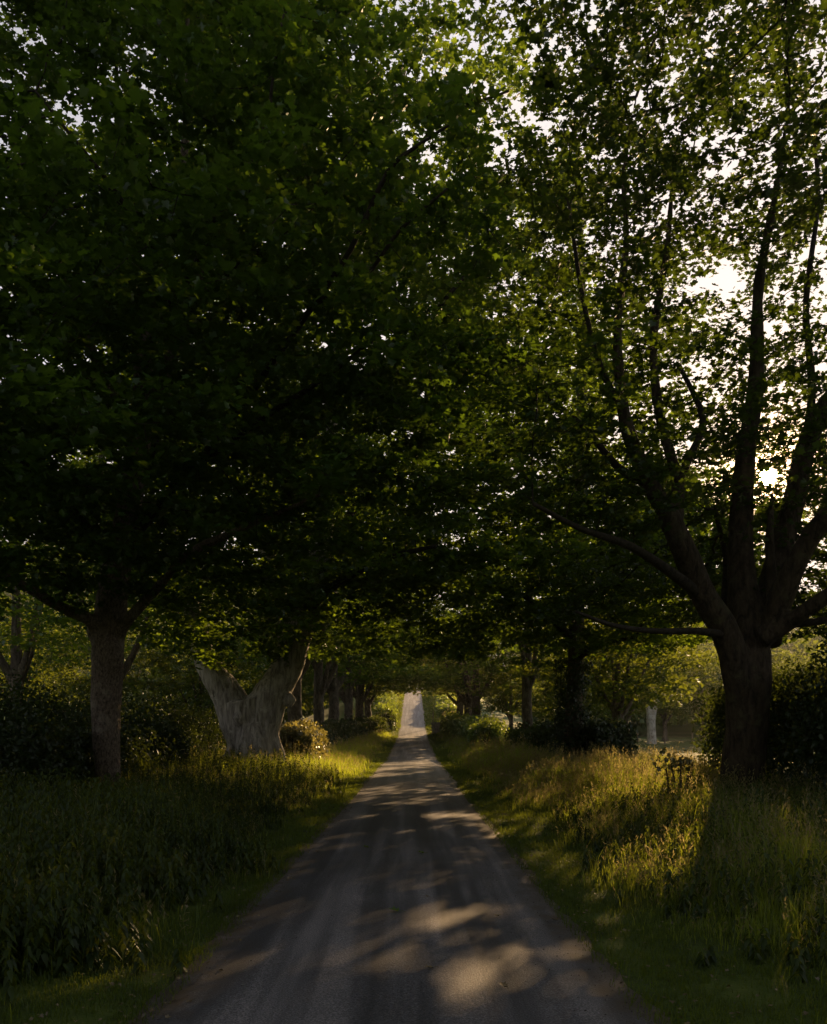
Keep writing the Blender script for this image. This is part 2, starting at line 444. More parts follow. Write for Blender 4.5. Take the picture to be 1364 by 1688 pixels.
SUNP = np.array([0, 0, EYE]); SD = np.array(SUN_D)
def twig_leaves(P, rad, fr, per, rmax, spread, size, sj=0.25):
    ix = np.where((rad < rmax) & (fr <= 0))[0]
    pos = np.repeat(P[ix], per, 0)
    off = R.normal(size=pos.shape) * np.array([spread, spread, spread * 0.32])
    pos = pos + off
    s = size * R.uniform(1 - sj, 1 + sj, len(pos))
    return pos, s

def keep_clear(pos, s, rad_clear=0.0):
    rel = pos - SUNP; al = rel @ SD
    dd = np.linalg.norm(rel - al[:, None] * SD, axis=1)
    k = dd > rad_clear
    return pos[k], s[k]

# openings in the crowns through which the low sun reaches the lane: (ground x, y, half length along the rays, half width)
GAPS = [(-0.48, 7.35, 0.22, 0.10), (-0.22, 7.42, 0.30, 0.09), (0.02, 7.25, 0.34, 0.13), (0.26, 7.45, 0.42, 0.14), (0.48, 7.7, 0.40, 0.12), (0.70, 7.75, 0.30, 0.12), (0.93, 7.95, 0.22, 0.06),
        (0.06, 5.3, 0.24, 0.08), (0.22, 5.5, 0.34, 0.13), (0.68, 5.75, 0.25, 0.07), (0.80, 6.0, 0.28, 0.08), (0.24, 9.2, 0.30, 0.13), (-0.1, 6.5, 0.22, 0.05), (0.3, 6.7, 0.3, 0.05), (0.45, 10.4, 0.25, 0.05),
        (-1.15, 12.3, 0.8, 0.07), (1.9, 10.6, 0.6, 0.15), (-2.3, 5.7, 0.45, 0.26), (-1.75, 5.9, 0.3, 0.16), (2.1, 14.5, 0.6, 0.15), (2.2, 19, 1.0, 0.15)]
def sun_gaps(p, keep=0.08):
    gx = p[:, 0] - p[:, 2] * SUN_D.x / SUN_D.z; gy = p[:, 1] - p[:, 2] * SUN_D.y / SUN_D.z
    hx, hy = math.sin(SUN_AZ), math.cos(SUN_AZ)
    ok = np.ones(len(p), bool)
    for cx, cy, a, b in GAPS:
        u = (gx - cx) * hx + (gy - cy) * hy; v = (gx - cx) * hy - (gy - cy) * hx
        ok &= (u / a) ** 2 + (v / b) ** 2 > 1.05
    return ok | (R.uniform(size=len(p)) < keep)
def bare_bole(p):
    # nothing hangs in front of the squat bole and its wide fork
    hid = (p[:, 2] < 3.75) & (np.abs(p[:, 0] + 5.5) < 2.6) & (p[:, 1] < 30)
    return ~hid
def bare_front(p):
    # the inner boughs facing the lane carry few leaves
    inner = (p[:, 1] < 15.9) & (p[:, 2] > 3.0) & (p[:, 2] < 9.5) & (p[:, 0] > 4.4) & (p[:, 0] < 9.0)
    return sun_gaps(p) & (~inner | ((p[:, 2] > 6.6) & (R.uniform(size=len(p)) < 0.8) | (R.uniform(size=len(p)) < 0.35)))
def px(x, y, Y):
    """photo pixel and distance -> point"""
    return ((x - 683) / FPX * Y, Y, EYE + (1205 - y) / FPX * Y)
def limb_px(L, Y0):
    """[(px,py,width_px,dY)] -> points, radii"""
    pts = []; rad = []
    for x, y, wd, dy in L:
        Y = Y0 + dy; pts.append(px(x, y, Y)); rad.append(wd / FPX * Y / 2)
    return np.array(pts), np.array(rad)
def smooth_line(p, r, k=4):
    p = np.asarray(p, float); r = np.asarray(r, float)
    n = len(p)
    if n < 3: return p, r
    P = np.vstack([2 * p[0] - p[1], p, 2 * p[-1] - p[-2]])
    o = []; ro = []
    for i in range(n - 1):
        for t in np.arange(k) / k:
            a, b, c, d_ = P[i], P[i + 1], P[i + 2], P[i + 3]
            o.append(0.5 * ((2 * b) + (-a + c) * t + (2 * a - 5 * b + 4 * c - d_) * t * t + (-a + 3 * b - 3 * c + d_) * t ** 3))
            ro.append(r[i] * (1 - t) + r[i + 1] * t)
    o.append(p[-1]); ro.append(r[-1])
    return np.array(o), np.array(ro)

def fuse(o, voxel=0.04, smooth=3, lump=0.05, lump_size=0.5):
    m = o.modifiers.new("fuse", 'REMESH'); m.mode = 'VOXEL'; m.voxel_size = voxel; m.use_smooth_shade = True
    m = o.modifiers.new("relax", 'SMOOTH'); m.iterations = smooth; m.factor = 0.5
    tx = bpy.data.textures.new("lumps", 'CLOUDS'); tx.noise_scale = lump_size; tx.noise_depth = 3
    m = o.modifiers.new("lumps", 'DISPLACE'); m.texture = tx; m.strength = lump; m.mid_level = 0.5; m.texture_coords = 'LOCAL'

# ------------------------------------------------------------ the lie of the land
RY = [-60, 0, 50, 71, 88, 100, 124, 150, 180, 230, 4000]
RZ = [0, 0, 0, 0.62, 1.15, 2.3, 5.7, 8.6, 10.5, 11, 11]
def road_z(y): return np.interp(y, RY, RZ)
def sstep(a, b, x):
    t = np.clip((x - a) / (b - a), 0, 1); return t * t * (3 - 2 * t)
def ground_z(x, y):
    x = np.asarray(x, float); y = np.asarray(y, float)
    rz = road_z(y)
    side = np.where(x > 0, -0.35 + 0.75 * sstep(55, 95, y), 0.5 * sstep(40, 90, y))
    f = sstep(7, 26, np.abs(x))
    bank = 0.10 * sstep(1.9, 3.2, np.abs(x)) + 0.12 * sstep(3.2, 6, np.abs(x))
    z = rz * (1 - f) + side * f + bank
    z = z + 0.03 * np.sin(x * 1.7 + y * 0.6) * sstep(1.9, 3, np.abs(x)) + 0.02 * np.sin(y * 1.9 - x) * sstep(1.9, 3, np.abs(x))
    dist = np.hypot(x, y)
    hl = sstep(110, 520, dist) * np.where(x < 0, 1, 0) * sstep(10, 90, -x) * 92
    hr = sstep(130, 420, dist) * np.where(x > 0, 1, 0) * sstep(15, 90, x) * 44
    hc = sstep(180, 600, y) * sstep(120, 20, np.abs(x)) * 18
    return z + hl + hr + hc - 0.02 * sstep(2.2, 1.2, np.abs(x))

def build_ground():
    g = lambda a: np.array(sorted(set(a)))
    xs = g(list(np.arange(-12, 12.01, 0.4)) + list(np.arange(12, 60, 3)) + list(np.arange(-60, -12, 3)) + list(np.geomspace(60, 1600, 26)) + list(-np.geomspace(60, 1600, 26)))
    ys = g(list(np.arange(-12, 40.01, 0.5)) + list(np.arange(40, 160, 2.0)) + list(np.geomspace(160, 1800, 40)) + [-20, -40, -100, -400])
    X, Y = np.meshgrid(xs, ys)
    Z = ground_z(X, Y)
    v = np.stack([X, Y, Z], -1).reshape(-1, 3); nx = len(xs); ny = len(ys)
    i = (np.arange(ny - 1)[:, None] * nx + np.arange(nx - 1)[None]).ravel()
    q = np.stack([i, i + 1, i + 1 + nx, i + nx], 1)
    mb = MB()
    c = v[q].mean(1); far = np.hypot(c[:, 0], c[:, 1]) > 100
    mb.add(v, [q]); mb.mi[-1] = far.astype(np.int32)
    o = mb.build("ground", [M_GROUND, M_HILL]); tag(o, kind='structure')
build_ground()

def build_road():
    ys = np.concatenate([np.arange(-12, 40, 0.16), np.arange(40, 190, 1.0)])
    us = np.linspace(0, 1, 9)
    wl = -1.65 + 0.02 * np.sin(ys * 1.3) + 0.02 * np.sin(ys * 3.1 + 1) + R.normal(size=len(ys)) * 0.03
    wr = 1.42 + 0.02 * np.sin(ys * 1.1 + 2) + 0.02 * np.sin(ys * 2.7) + R.normal(size=len(ys)) * 0.03
    X = wl[:, None] * (1 - us) + wr[:, None] * us
    Y = np.repeat(ys[:, None], 9, 1)
    Z = road_z(Y) + 0.012 + 0.03 * (1 - (2 * us - 1) ** 2)[None]
    v = np.stack([X, Y, Z], -1).reshape(-1, 3); ny = len(ys)
    i = (np.arange(ny - 1)[:, None] * 9 + np.arange(8)[None]).ravel()
    mb = MB(); mb.add(v, [np.stack([i, i + 1, i + 10, i + 9], 1)])
    tag(mb.build("road", M_ROAD), kind='structure')
build_road()

# ------------------------------------------------------------ hero trees
def make_tree(name, trunk_limbs, seed_limbs, ells, n_att, mats, leafs, label, group, fusev=0.04, flare=None, extra=None, pts_extra=None,
              sig=0.9, lump=0.05, step=0.38, kill=0.6, T=T_MAPLE, bias=0.72, rmin_leaf=0.03, clear=0.0, root=None, trop=0.05, clip=None, seed=None):
    global R
    if seed: R = np.random.default_rng(seed)
    tl = [smooth_line(*l) for l in trunk_limbs]; sl = [smooth_line(*l) for l in seed_limbs]
    base = tl[0][0][0].copy()
    rt = empty(name, tuple(base)); tag(rt, label, 'tree', group)
    mb = MB()
    for p, r in tl:
        tube(mb, p - base, r, 14)
        if r[-1] > 0.05: pass
    if flare:
        r0 = tl[0][1][0]
        for k in range(flare):
            a = 2 * math.pi * k / flare + R.uniform(-0.3, 0.3)
            dr = np.array([math.cos(a), math.sin(a), 0])
            p = [dr * r0 * 0.35 + [0, 0, r0 * 2.0], dr * r0 * 0.75 + [0, 0, r0 * 0.8], dr * r0 * 1.25 + [0, 0, 0.1], dr * r0 * 1.8 + [0, 0, -0.25]]
            tube(mb, *smooth_line(p, [r0 * 0.45, r0 * 0.42, r0 * 0.32, r0 * 0.2]), sides=8)
    if extra: extra(mb, base)
    to = mb.build("trunk", mats[0], rt)
    fuse(to, fusev, 3, lump)
    att = clumpy(ells, n_att, sig)
    if pts_extra is not None: att = np.concatenate([att, pts_extra])
    att = att[att[:, 2] > 3.2]
    if clip is not None: att = att[clip(att)]
    P, par, rad, fr = grow(tl + sl, att, step, 4.5, kill, trop=trop)
    cb = MB()
    branch_mesh(cb, P - base, par, rad, fr, skipfixed=True)
    for p, r in sl: tube(cb, p - base, r, 7)
    per, spread, size = leafs
    pos, s = twig_leaves(P, rad, fr, per, rmin_leaf, spread, size)
    if clear: pos, s = keep_clear(pos, s, clear)
    if clip is not None:
        k = clip(pos); pos, s = pos[k], s[k]
    leaves(cb, pos - base, s, bias, T, mi=1)
    cb.build("crown", [M_TWIG, mats[1]], rt)
    print(name, 'nodes', len(P), 'leaves', len(pos))
    return rt

GA = 'old trees lining the lane'
# right sycamore, many stems from a low fork
D = 16.0
rt_tr = [
    limb_px([(1226, 1385, 78, 0), (1224, 1300, 70, 0), (1232, 1200, 68, 0), (1236, 1120, 72, 0), (1236, 1060, 66, 0.1), (1226, 980, 50, 0.2), (1222, 880, 40, 0.4), (1230, 760, 32, 0.6), (1248, 620, 25, 0.7), (1252, 470, 17, 0.7), (1280, 320, 11, 0.6), (1302, 170, 6, 0.5)], D),
    limb_px([(1226, 1150, 50, -0.1), (1200, 1050, 46, -0.3), (1160, 980, 42, -0.5), (1130, 910, 42, -0.7), (1108, 860, 36, -0.8), (1070, 790, 27, -1.0), (1036, 710, 23, -1.1), (1022, 620, 18, -1.2), (1020, 520, 15, -1.2), (1034, 400, 11, -1.1), (1030, 280, 8, -1), (1050, 160, 5, -1)], D),
    limb_px([(1262, 1060, 56, 0), (1272, 980, 46, 0.3), (1290, 900, 40, 0.5), (1312, 820, 36, 0.6), (1326, 750, 33, 0.7), (1350, 690, 34, 0.8), (1390, 630, 28, 0.9), (1440, 520, 22, 1.0), (1470, 380, 15, 1.0)], D),
    limb_px([(1270, 1040, 44, -0.2), (1300, 960, 38, -0.6), (1335, 890, 34, -0.9), (1375, 840, 30, -1.2), (1450, 760, 24, -1.6), (1530, 640, 16, -2)], D),
    limb_px([(1258, 1050, 40, -0.3), (1300, 1026, 30, -0.6), (1340, 1000, 26, -1.0), (1400, 960, 22, -1.4), (1480, 920, 14, -1.8)], D),
    limb_px([(1112, 880, 30, -0.8), (1118, 820, 24, -0.6), (1116, 780, 20, -0.4), (1090, 690, 17, -0.2), (1078, 560, 14, 0.2), (1100, 420, 11, 0.5), (1110, 300, 7, 0.6)], D),
    limb_px([(1276, 1000, 22, -0.3), (1270, 900, 16, -0.2), (1272, 850, 11, -0.1), (1274, 812, 6, 0.1)], D),
]
rt_seed = [
    limb_px([(1195, 1046, 16, -0.4), (1150, 1040, 12, -0.8), (1080, 1040, 10, -1.4), (1010, 1030, 8, -2.0), (950, 1008, 5, -2.4)], D),
    limb_px([(1160, 985, 22, -0.5), (1110, 945, 18, -1.0), (1040, 900, 14, -1.8), (960, 872, 10, -2.6), (880, 830, 7, -3.2)], D),
    limb_px([(1075, 800, 18, -1.0), (1020, 770, 13, -0.6), (960, 700, 10, -0.2), (880, 640, 7, 0.2)], D),
    limb_px([(1116, 800, 16, -0.5), (1140, 750, 13, -0.5), (1160, 690, 11, -0.3), (1120, 600, 7, 0)], D),
    limb_px([(1290, 1028, 16, -0.5), (1340, 1026, 13, -0.7), (1420, 1010, 9, -1.0)], D),
    limb_px([(1210, 1040, 14, 0.4), (1196, 990, 12, 0.9), (1198, 920, 10, 1.2), (1180, 840, 8, 1.5)], D),
    limb_px([(1328, 740, 16, 0.7), (1340, 640, 13, 0.9), (1330, 500, 10, 1.1), (1350, 330, 7, 1.2), (1340, 200, 5, 1.2)], D),
    limb_px([(1030, 680, 12, -1.1), (990, 600, 10, -0.9), (960, 480, 8, -0.6), (940, 340, 5, -0.3)], D),
]
make_tree("sycamore_tree", rt_tr, rt_seed,
          [(6.6, 16.0, 12.0, 4.9, 4.6, 6.2), (5.0, 15.5, 6.6, 3.9, 3.6, 1.9, 70), (9.6, 15.5, 7.5, 3.4, 4.5, 3.6, 90), (5.0, 16, 12.8, 2.5, 3, 3.4, 55), (7.0, 21.5, 5.7, 2.8, 2.8, 1.5, 80), (6.9, 17.4, 6.9, 1.8, 1.6, 1.6, 75), (11.2, 20.0, 5.2, 2.2, 4.0, 2.0, 110), (9.6, 17.0, 4.6, 1.6, 2.6, 1.0, 40)],  # low outer right lobe, mostly out of view, added to shade the near grass
          5600, (M_BARK_R, M_LEAF_R), (20, 0.16, 0.108), 'many-stemmed sycamore with dark trunk on the right verge, low sun shining through its forks', GA,
          flare=6, clear=0.18, clip=bare_front, seed=101, sig=0.75, kill=0.45, step=0.34)

# left sycamore, straight grey stem
D = 18.0
lf_tr = [
    limb_px([(184, 1370, 40, 0), (180, 1300, 38, 0), (176, 1200, 46, 0), (178, 1110, 51, 0), (180, 1050, 52, 0), (188, 970, 50, 0), (206, 880, 42, 0.2), (224, 780, 38, 0.4), (236, 680, 34, 0.5), (240, 560, 28, 0.6), (262, 440, 22, 0.7), (300, 300, 16, 0.8), (310, 120, 10, 0.8), (310, -60, 6, 0.8)], D),
    limb_px([(166, 1050, 34, 0), (150, 1022, 22, -0.3), (100, 1000, 18, -0.8), (40, 965, 15, -1.3), (-30, 930, 12, -1.8), (-120, 880, 8, -2.2)], D),
    limb_px([(190, 1050, 30, 0), (214, 1020, 18, -0.3), (260, 970, 17, -0.8), (310, 915, 15, -1.4), (380, 880, 13, -2.2), (450, 850, 10, -3.0), (540, 810, 7, -3.8)], D),
    limb_px([(236, 700, 24, 0.4), (280, 600, 22, 0.0), (330, 450, 18, -0.6), (380, 350, 14, -1.2), (415, 270, 11, -1.6), (440, 200, 7, -2)], D),
    limb_px([(228, 760, 22, 0.3), (180, 640, 18, 0.2), (120, 500, 15, 0.0), (70, 340, 12, -0.4), (40, 160, 8, -0.6)], D),
]
lf_seed = [
    limb_px([(300, 540, 14, -0.4), (350, 470, 11, -1.2), (420, 420, 9, -2.2), (500, 360, 6, -3)], D),
    limb_px([(210, 900, 18, 0.1), (300, 790, 14, -1.0), (420, 700, 11, -2.2), (540, 620, 8, -3.4), (640, 540, 5, -4.2)], D),
    limb_px([(200, 930, 16, 0.1), (120, 840, 12, -1.2), (40, 760, 9, -2.6)], D),
    limb_px([(215, 860, 14, 0.2), (260, 720, 11, 1.6), (300, 560, 8, 3)], D),
    limb_px([(260, 440, 14, 0.7), (220, 320, 11, 0.2), (200, 200, 8, -0.3), (190, 60, 5, -0.5)], D),
    limb_px([(238, 600, 14, 0.5), (272, 520, 13, -1.2), (322, 440, 12, -3.2), (362, 350, 11, -4.4), (402, 285, 9, -5.0), (438, 236, 7, -5.3), (452, 120, 5, -5.6), (470, 20, 4, -5.8)], D),
    limb_px([(300, 480, 9, -2.4), (250, 400, 9, -3.8), (180, 300, 8, -4.6), (120, 225, 6, -5.0), (60, 150, 4, -5.2)], D),
    limb_px([(300, 800, 12, -1.0), (420, 640, 11, -3.0), (520, 500, 10, -4.2), (580, 410, 9, -4.8), (640, 285, 8, -5.2), (690, 240, 6, -5.4), (760, 195, 4, -5.5)], D),
    limb_px([(520, 500, 8, -4.2), (600, 460, 7, -4.6), (660, 380, 6, -5.0), (740, 310, 4, -5.2)], D),
    limb_px([(415, 280, 9, -1.6), (445, 160, 7, -1.9), (460, 40, 5, -2.1)], D),
]
def branch_scar(mb, base):
    # thick burr where an old bough tore away, near the top of the stem
    b = np.array(px(182, 1085, 18)) - base
    tube(mb, *smooth_line([b + [0.1, -0.1, -0.35], b + [0.16, -0.22, 0], b + [0.05, -0.15, 0.35]], [0.16, 0.22, 0.2]), sides=8)
make_tree("sycamore_tree", lf_tr, lf_seed,
          [(-6.3, 17.5, 13.5, 6.0, 5.8, 8.2), (-5.5, 15.5, 6.3, 5.6, 4.4, 2.0, 130), (-2.6, 15.0, 9.5, 4.0, 3.6, 3.6, 110), (-9.5, 17, 9.0, 4.0, 5.0, 4.5, 260)],
          5200, (M_BARK_L, M_LEAF), (31, 0.22, 0.130), 'grey-barked sycamore with a straight trunk standing in the dark left verge', GA,
          flare=5, seed=102, extra=branch_scar, sig=0.85, kill=0.52)

# old pollard with a squat pale bole
D = 29.0
po_tr = [
    limb_px([(422, 1290, 92, 0), (420, 1245, 76, 0), (416, 1210, 66, 0), (410, 1180, 74, 0), (404, 1156, 76, 0)], D),
    limb_px([(408, 1232, 60, 0), (394, 1190, 60, 0), (380, 1150, 56, 0), (358, 1118, 46, 0), (338, 1080, 38, 0.2), (322, 1020, 32, 0.5), (300, 930, 22, 0.8), (290, 820, 15, 1.0)], D),
    limb_px([(422, 1190, 66, 0), (446, 1150, 60, 0), (470, 1110, 52, 0), (488, 1060, 50, 0), (512, 990, 42, 0), (530, 900, 36, 0), (540, 800, 30, 0), (550, 660, 24, 0), (570, 500, 18, -0.5), (600, 340, 13, -1), (650, 200, 9, -1.4), (680, 60, 6, -1.6)], D),
    limb_px([(484, 1070, 40, 0.3), (470, 1020, 34, 1.0), (450, 940, 28, 2.0), (430, 850, 22, 2.4), (450, 680, 16, 2.6), (470, 480, 11, 2.8), (500, 260, 7, 3)], D),
]
po_seed = [
    limb_px([(540, 800, 20, 0), (600, 700, 16, -1), (660, 600, 12, -2.2), (730, 500, 8, -3.4), (800, 420, 5, -4)], D),
    limb_px([(500, 1010, 20, 0), (560, 960, 14, -2), (640, 920, 10, -4), (720, 900, 6, -5.6)], D),
    limb_px([(555, 600, 16, -0.2), (600, 480, 13, -1), (640, 380, 10, -2), (690, 250, 8, -3), (740, 190, 6, -3.6), (840, 150, 4, -4)], D),
    limb_px([(470, 480, 9, 2.8), (400, 330, 7, 2), (350, 160, 5, 1.5)], D),
    limb_px([(526, 930, 18, 0), (600, 820, 12, 2), (700, 740, 8, 4), (780, 690, 5, 5)], D),
]
def ridges(mb, base):
    # buttresses and flutes of the old bole
    for k in range(9):
        a = math.radians(180 + k * 22.5 + R.uniform(-6, 6))
        c, s_ = math.cos(a), math.sin(a)
        r1 = 0.66
        lo = np.array([c * 0.95, s_ * 0.9, -0.5]); mid = np.array([c * r1, s_ * r1 * 0.9, 1.2])
        tx = -0.80 if c < 0 else 0.95
        hi = np.array([tx * (0.65 + 0.35 * abs(c)) , s_ * 0.45, 2.6]); top = np.array([tx * (1.0 + 0.42 * abs(c)), s_ * 0.35, 3.6])
        tube(mb, *smooth_line([lo, lo * 0.5 + mid * 0.5 + [0, 0, 0.05], mid, hi, top], [0.20, 0.17, 0.13, 0.12, 0.09]), sides=8)
    for q in ((-0.4, -0.66, 2.2, 0.22), (0.25, -0.66, 1.5, 0.2), (0.75, -0.3, 0.35, 0.35), (-0.95, -0.3, 2.9, 0.24), (1.2, -0.3, 2.8, 0.24)):
        tube(mb, [[q[0], q[1], q[2] - q[3]], [q[0] * 1.02, q[1] * 1.04, q[2]], [q[0], q[1], q[2] + q[3]]], [q[3] * 0.5, q[3], q[3] * 0.5], 8)
make_tree("pollard_tree", po_tr, po_seed,
          [(-4.2, 28.5, 15.5, 7.2, 6.4, 9.6), (-2.5, 28, 8.0, 6.0, 5.5, 3.2, 190), (-9.0, 29, 9.0, 4.0, 5, 4.0, 110), (-0.2, 28, 19.0, 3.4, 4.0, 5.4, 90), (-4.8, 26.8, 5.6, 4.6, 2.6, 1.7, 190)],
          4700, (M_BARK_P, M_LEAF_F), (18, 0.25, 0.17), 'old pollard with squat pale fluted trunk splitting in a wide V', GA,
          fusev=0.05, flare=6, seed=103, extra=ridges, sig=1.0, kill=0.6, step=0.42, lump=0.12, clip=bare_bole)

# second tree on the right, slim ivy-clad stem
D = 32.0
r2_tr = [limb_px([(946, 1270, 38, 0), (946, 1200, 30, 0), (950, 1120, 28, 0), (952, 1020, 26, 0), (952, 900, 24, 0), (956, 760, 20, 0), (962, 600, 15, 0), (960, 420, 10, 0), (950, 260, 6, 0)], D),
         limb_px([(952, 960, 20, 0), (900, 860, 15, -0.4), (850, 740, 11, -0.8), (820, 600, 8, -1)], D)]
r2_seed = [limb_px([(951, 1060, 14, 0), (890, 1000, 10, -1), (830, 960, 7, -2)], D),
           limb_px([(952, 1000, 14, 0), (1010, 940, 10, 0.4), (1060, 880, 7, 0.8)], D),
           limb_px([(951, 1085, 12, 0), (1000, 1060, 9, -1.5), (1050, 1050, 6, -2.5)], D)]
r2 = make_tree("avenue_tree", r2_tr, r2_seed,
          [(4.6, 32, 13.5, 4.9, 5.2, 8.4), (3.4, 31, 7.0, 4.4, 4.8, 3.0, 120), (8.0, 28.0, 6.5, 2.8, 3.8, 2.2, 190), (9.0, 32, 9.0, 3.2, 4.2, 2.6, 120)],
          4400, (M_BARK_F, M_LEAF_F), (22, 0.24, 0.17), 'slim dark-stemmed tree with ivy round its foot on the right verge', GA,
          fusev=0.05, flare=5, clip=sun_gaps, clear=0.26, seed=104, T=T_MAPLE, sig=0.95, kill=0.6, step=0.45, lump=0.04)
def ivy_on(root, h, r, n, base_r=0.0):
    z = R.uniform(0, 1, n) ** 1.5 * h
    a = R.uniform(0, 2 * math.pi, n)
    rr = r * (1 + base_r * np.exp(-z * 1.6)) * R.uniform(0.75, 1.25, n)
    o = np.stack([np.cos(a), np.sin(a), np.zeros(n)], 1)
    pos = o * rr[:, None]; pos[:, 2] = z
    mb = MB(); leaves(mb, pos, R.uniform(0.08, 0.15, n), 0.3, T_OVAL, outward=o * 0.8)
    return mb.build("ivy", M_IVY, root)
ivy_on(r2, 4.2, 0.55, 5200, 1.2)

# ------------------------------------------------------------ avenue trees beyond and field trees
def proto(name, seed, h, cr, zb, natt, leaf, mats, lean=0.0, forks=4, fork_h=3.2, tr=0.42, sig=1.0, T=T_RHOMB, step=0.5, per=10):
    global R
    R = np.random.default_rng(seed)
    tl = [(np.array([[0, 0, -0.5], [0.05, 0, 1.2], [0.0, 0.05, fork_h], [0.1 + lean, 0, h * 0.45], [0.2 + lean, 0.1, h * 0.85]]), np.array([tr * 1.25, tr, tr * 0.9, tr * 0.5, tr * 0.15]))]
    for k in range(forks):
        a = 2 * math.pi * k / forks + R.uniform(-0.4, 0.4); c, s_ = math.cos(a), math.sin(a)
        L = cr * R.uniform(0.5, 0.8); z0 = fork_h * R.uniform(0.8, 1.25)
        tl.append((np.array([[0, 0, z0], [c * L * 0.3, s_ * L * 0.3, z0 + h * 0.10], [c * L * 0.6, s_ * L * 0.6, z0 + h * 0.26], [c * L, s_ * L, z0 + h * 0.42]]), np.array([tr * 0.55, tr * 0.4, tr * 0.28, tr * 0.1])))
    zc = (h + zb) / 2
    ells = [(0, 0, zc, cr, cr, (h - zb) / 2), (0, 0, zb + 1.6, cr * 0.95, cr * 0.95, 1.8, cr * cr * (h - zb) / 8)]
    t = make_tree(name, tl, [], ells, natt, mats, (per, 0.34, leaf), 'x', None, fusev=0.07, flare=5, sig=sig, kill=0.75, step=step, T=T, lump=0.06)
    t['label'] = ''
    return t
pA = proto("avenue_tree", 21, 23, 6.6, 4.6, 2600, 0.27, (M_BARK_F, M_LEAF_F))
pB = proto("avenue_tree", 22, 25, 6.2, 5.0, 2600, 0.27, (M_BARK_F, M_LEAF_F), lean=0.4, fork_h=3.8, tr=0.38)
pC = proto("field_tree", 23, 14, 5.2, 2.6, 1500, 0.34, (M_BARK_F, M_LEAF_FIELD), fork_h=2.4, tr=0.34)
def forked():
    global R
    R = np.random.default_rng(24)
    D = 80.0
    tl = [limb_px([(1076, 1236, 17, 0), (1075, 1200, 14, 0), (1074, 1180, 15, 0)], D),
          limb_px([(1074, 1190, 11, 0), (1070, 1165, 9, 0), (1063, 1140, 8, 0), (1060, 1110, 5, 0), (1050, 1060, 3, 0)], D),
          limb_px([(1076, 1190, 11, 0), (1081, 1165, 9, 0), (1090, 1138, 8, 0), (1092, 1110, 5, 0), (1100, 1050, 3, 0)], D)]
    return make_tree("field_tree", tl, [], [(22.5, 80, 11, 6, 6, 5), (22, 79, 8, 5, 5, 2, 40)], 1500, (M_BARK_W, M_LEAF_FIELD), (10, 0.34, 0.34),
                     'whitish forked tree standing in front of the wire fence across the field', None, fusev=0.08, flare=4, T=T_RHOMB, kill=0.75, step=0.5)
forked()

ave = [
    (pA, -6.3, 45, 0.3, 1.00, 'leaning dark-trunked tree next along after the pollard, left of lane'),
    (pB, -6.1, 55, 1.9, 0.97, 'second trunk past the pollard on the left side of the lane'),
    (pA, -6.0, 64, 3.4, (1.05, 1.05, 0.88), 'third trunk past the pollard, left of the lane behind the pale grasses'),
    (pB, -5.7, 74, 5.0, (1.08, 1.08, 0.82), 'fourth trunk past the pollard, left of the lane'),
    (pA, -5.3, 84, 2.0, (1.1, 1.1, 0.78), 'last left-hand tree of the avenue before the sunlit gap'),
    (pB, 6.3, 47, 0.9, (0.80, 0.80, 1.0), 'pale forked trunk beyond the ivy-footed tree, right of the lane'),
    (pA, 5.7, 78, 5.3, (1.1, 1.1, 0.80), 'second-farthest right-hand avenue tree'),
    (pB, 5.6, 87, 0.3, (1.15, 1.15, 0.78), 'farthest right-hand avenue tree, beside the low stone wall'),
    (pB, -13.4, 38, 3.7, 0.95, 'tall tree in the left field directly behind the grey sycamore trunk'),
    (pA, -21, 45, 2.7, 0.9, 'tall tree in the left field beyond the far left end of the hedge'),
    (pB, 7.2, -3.4, 2.9, 1.0, 'unseen avenue tree added close on the right just behind the viewpoint'),  # avenue carried on out of view, added to block sky light on the verges
    (pA, -7.4, -3.6, 0.4, 1.0, 'unseen avenue tree added close on the left just behind the viewpoint'),
    (pB, -6.6, -20, 0.8, 1.0, 'unseen avenue tree added on the left behind the viewpoint'),  # farther unseen pair, also added to keep sky light off the near ground
    (pA, 6.6, -19, 1.5, 1.0, 'unseen avenue tree added on the right behind the viewpoint'),
]
for i, (p, x, y, rz, sc, lab) in enumerate(ave):
    z = float(ground_z(x, y)) - 0.05
    if p.get('label') == '':
        p.location = (x, y, z); p.rotation_euler = (0, 0, rz); p.scale = (sc,) * 3 if not isinstance(sc, tuple) else sc; o = p
    else: o = copy_tree(p, (x, y, z), rz, sc)
    tag(o, lab, 'tree', GA)
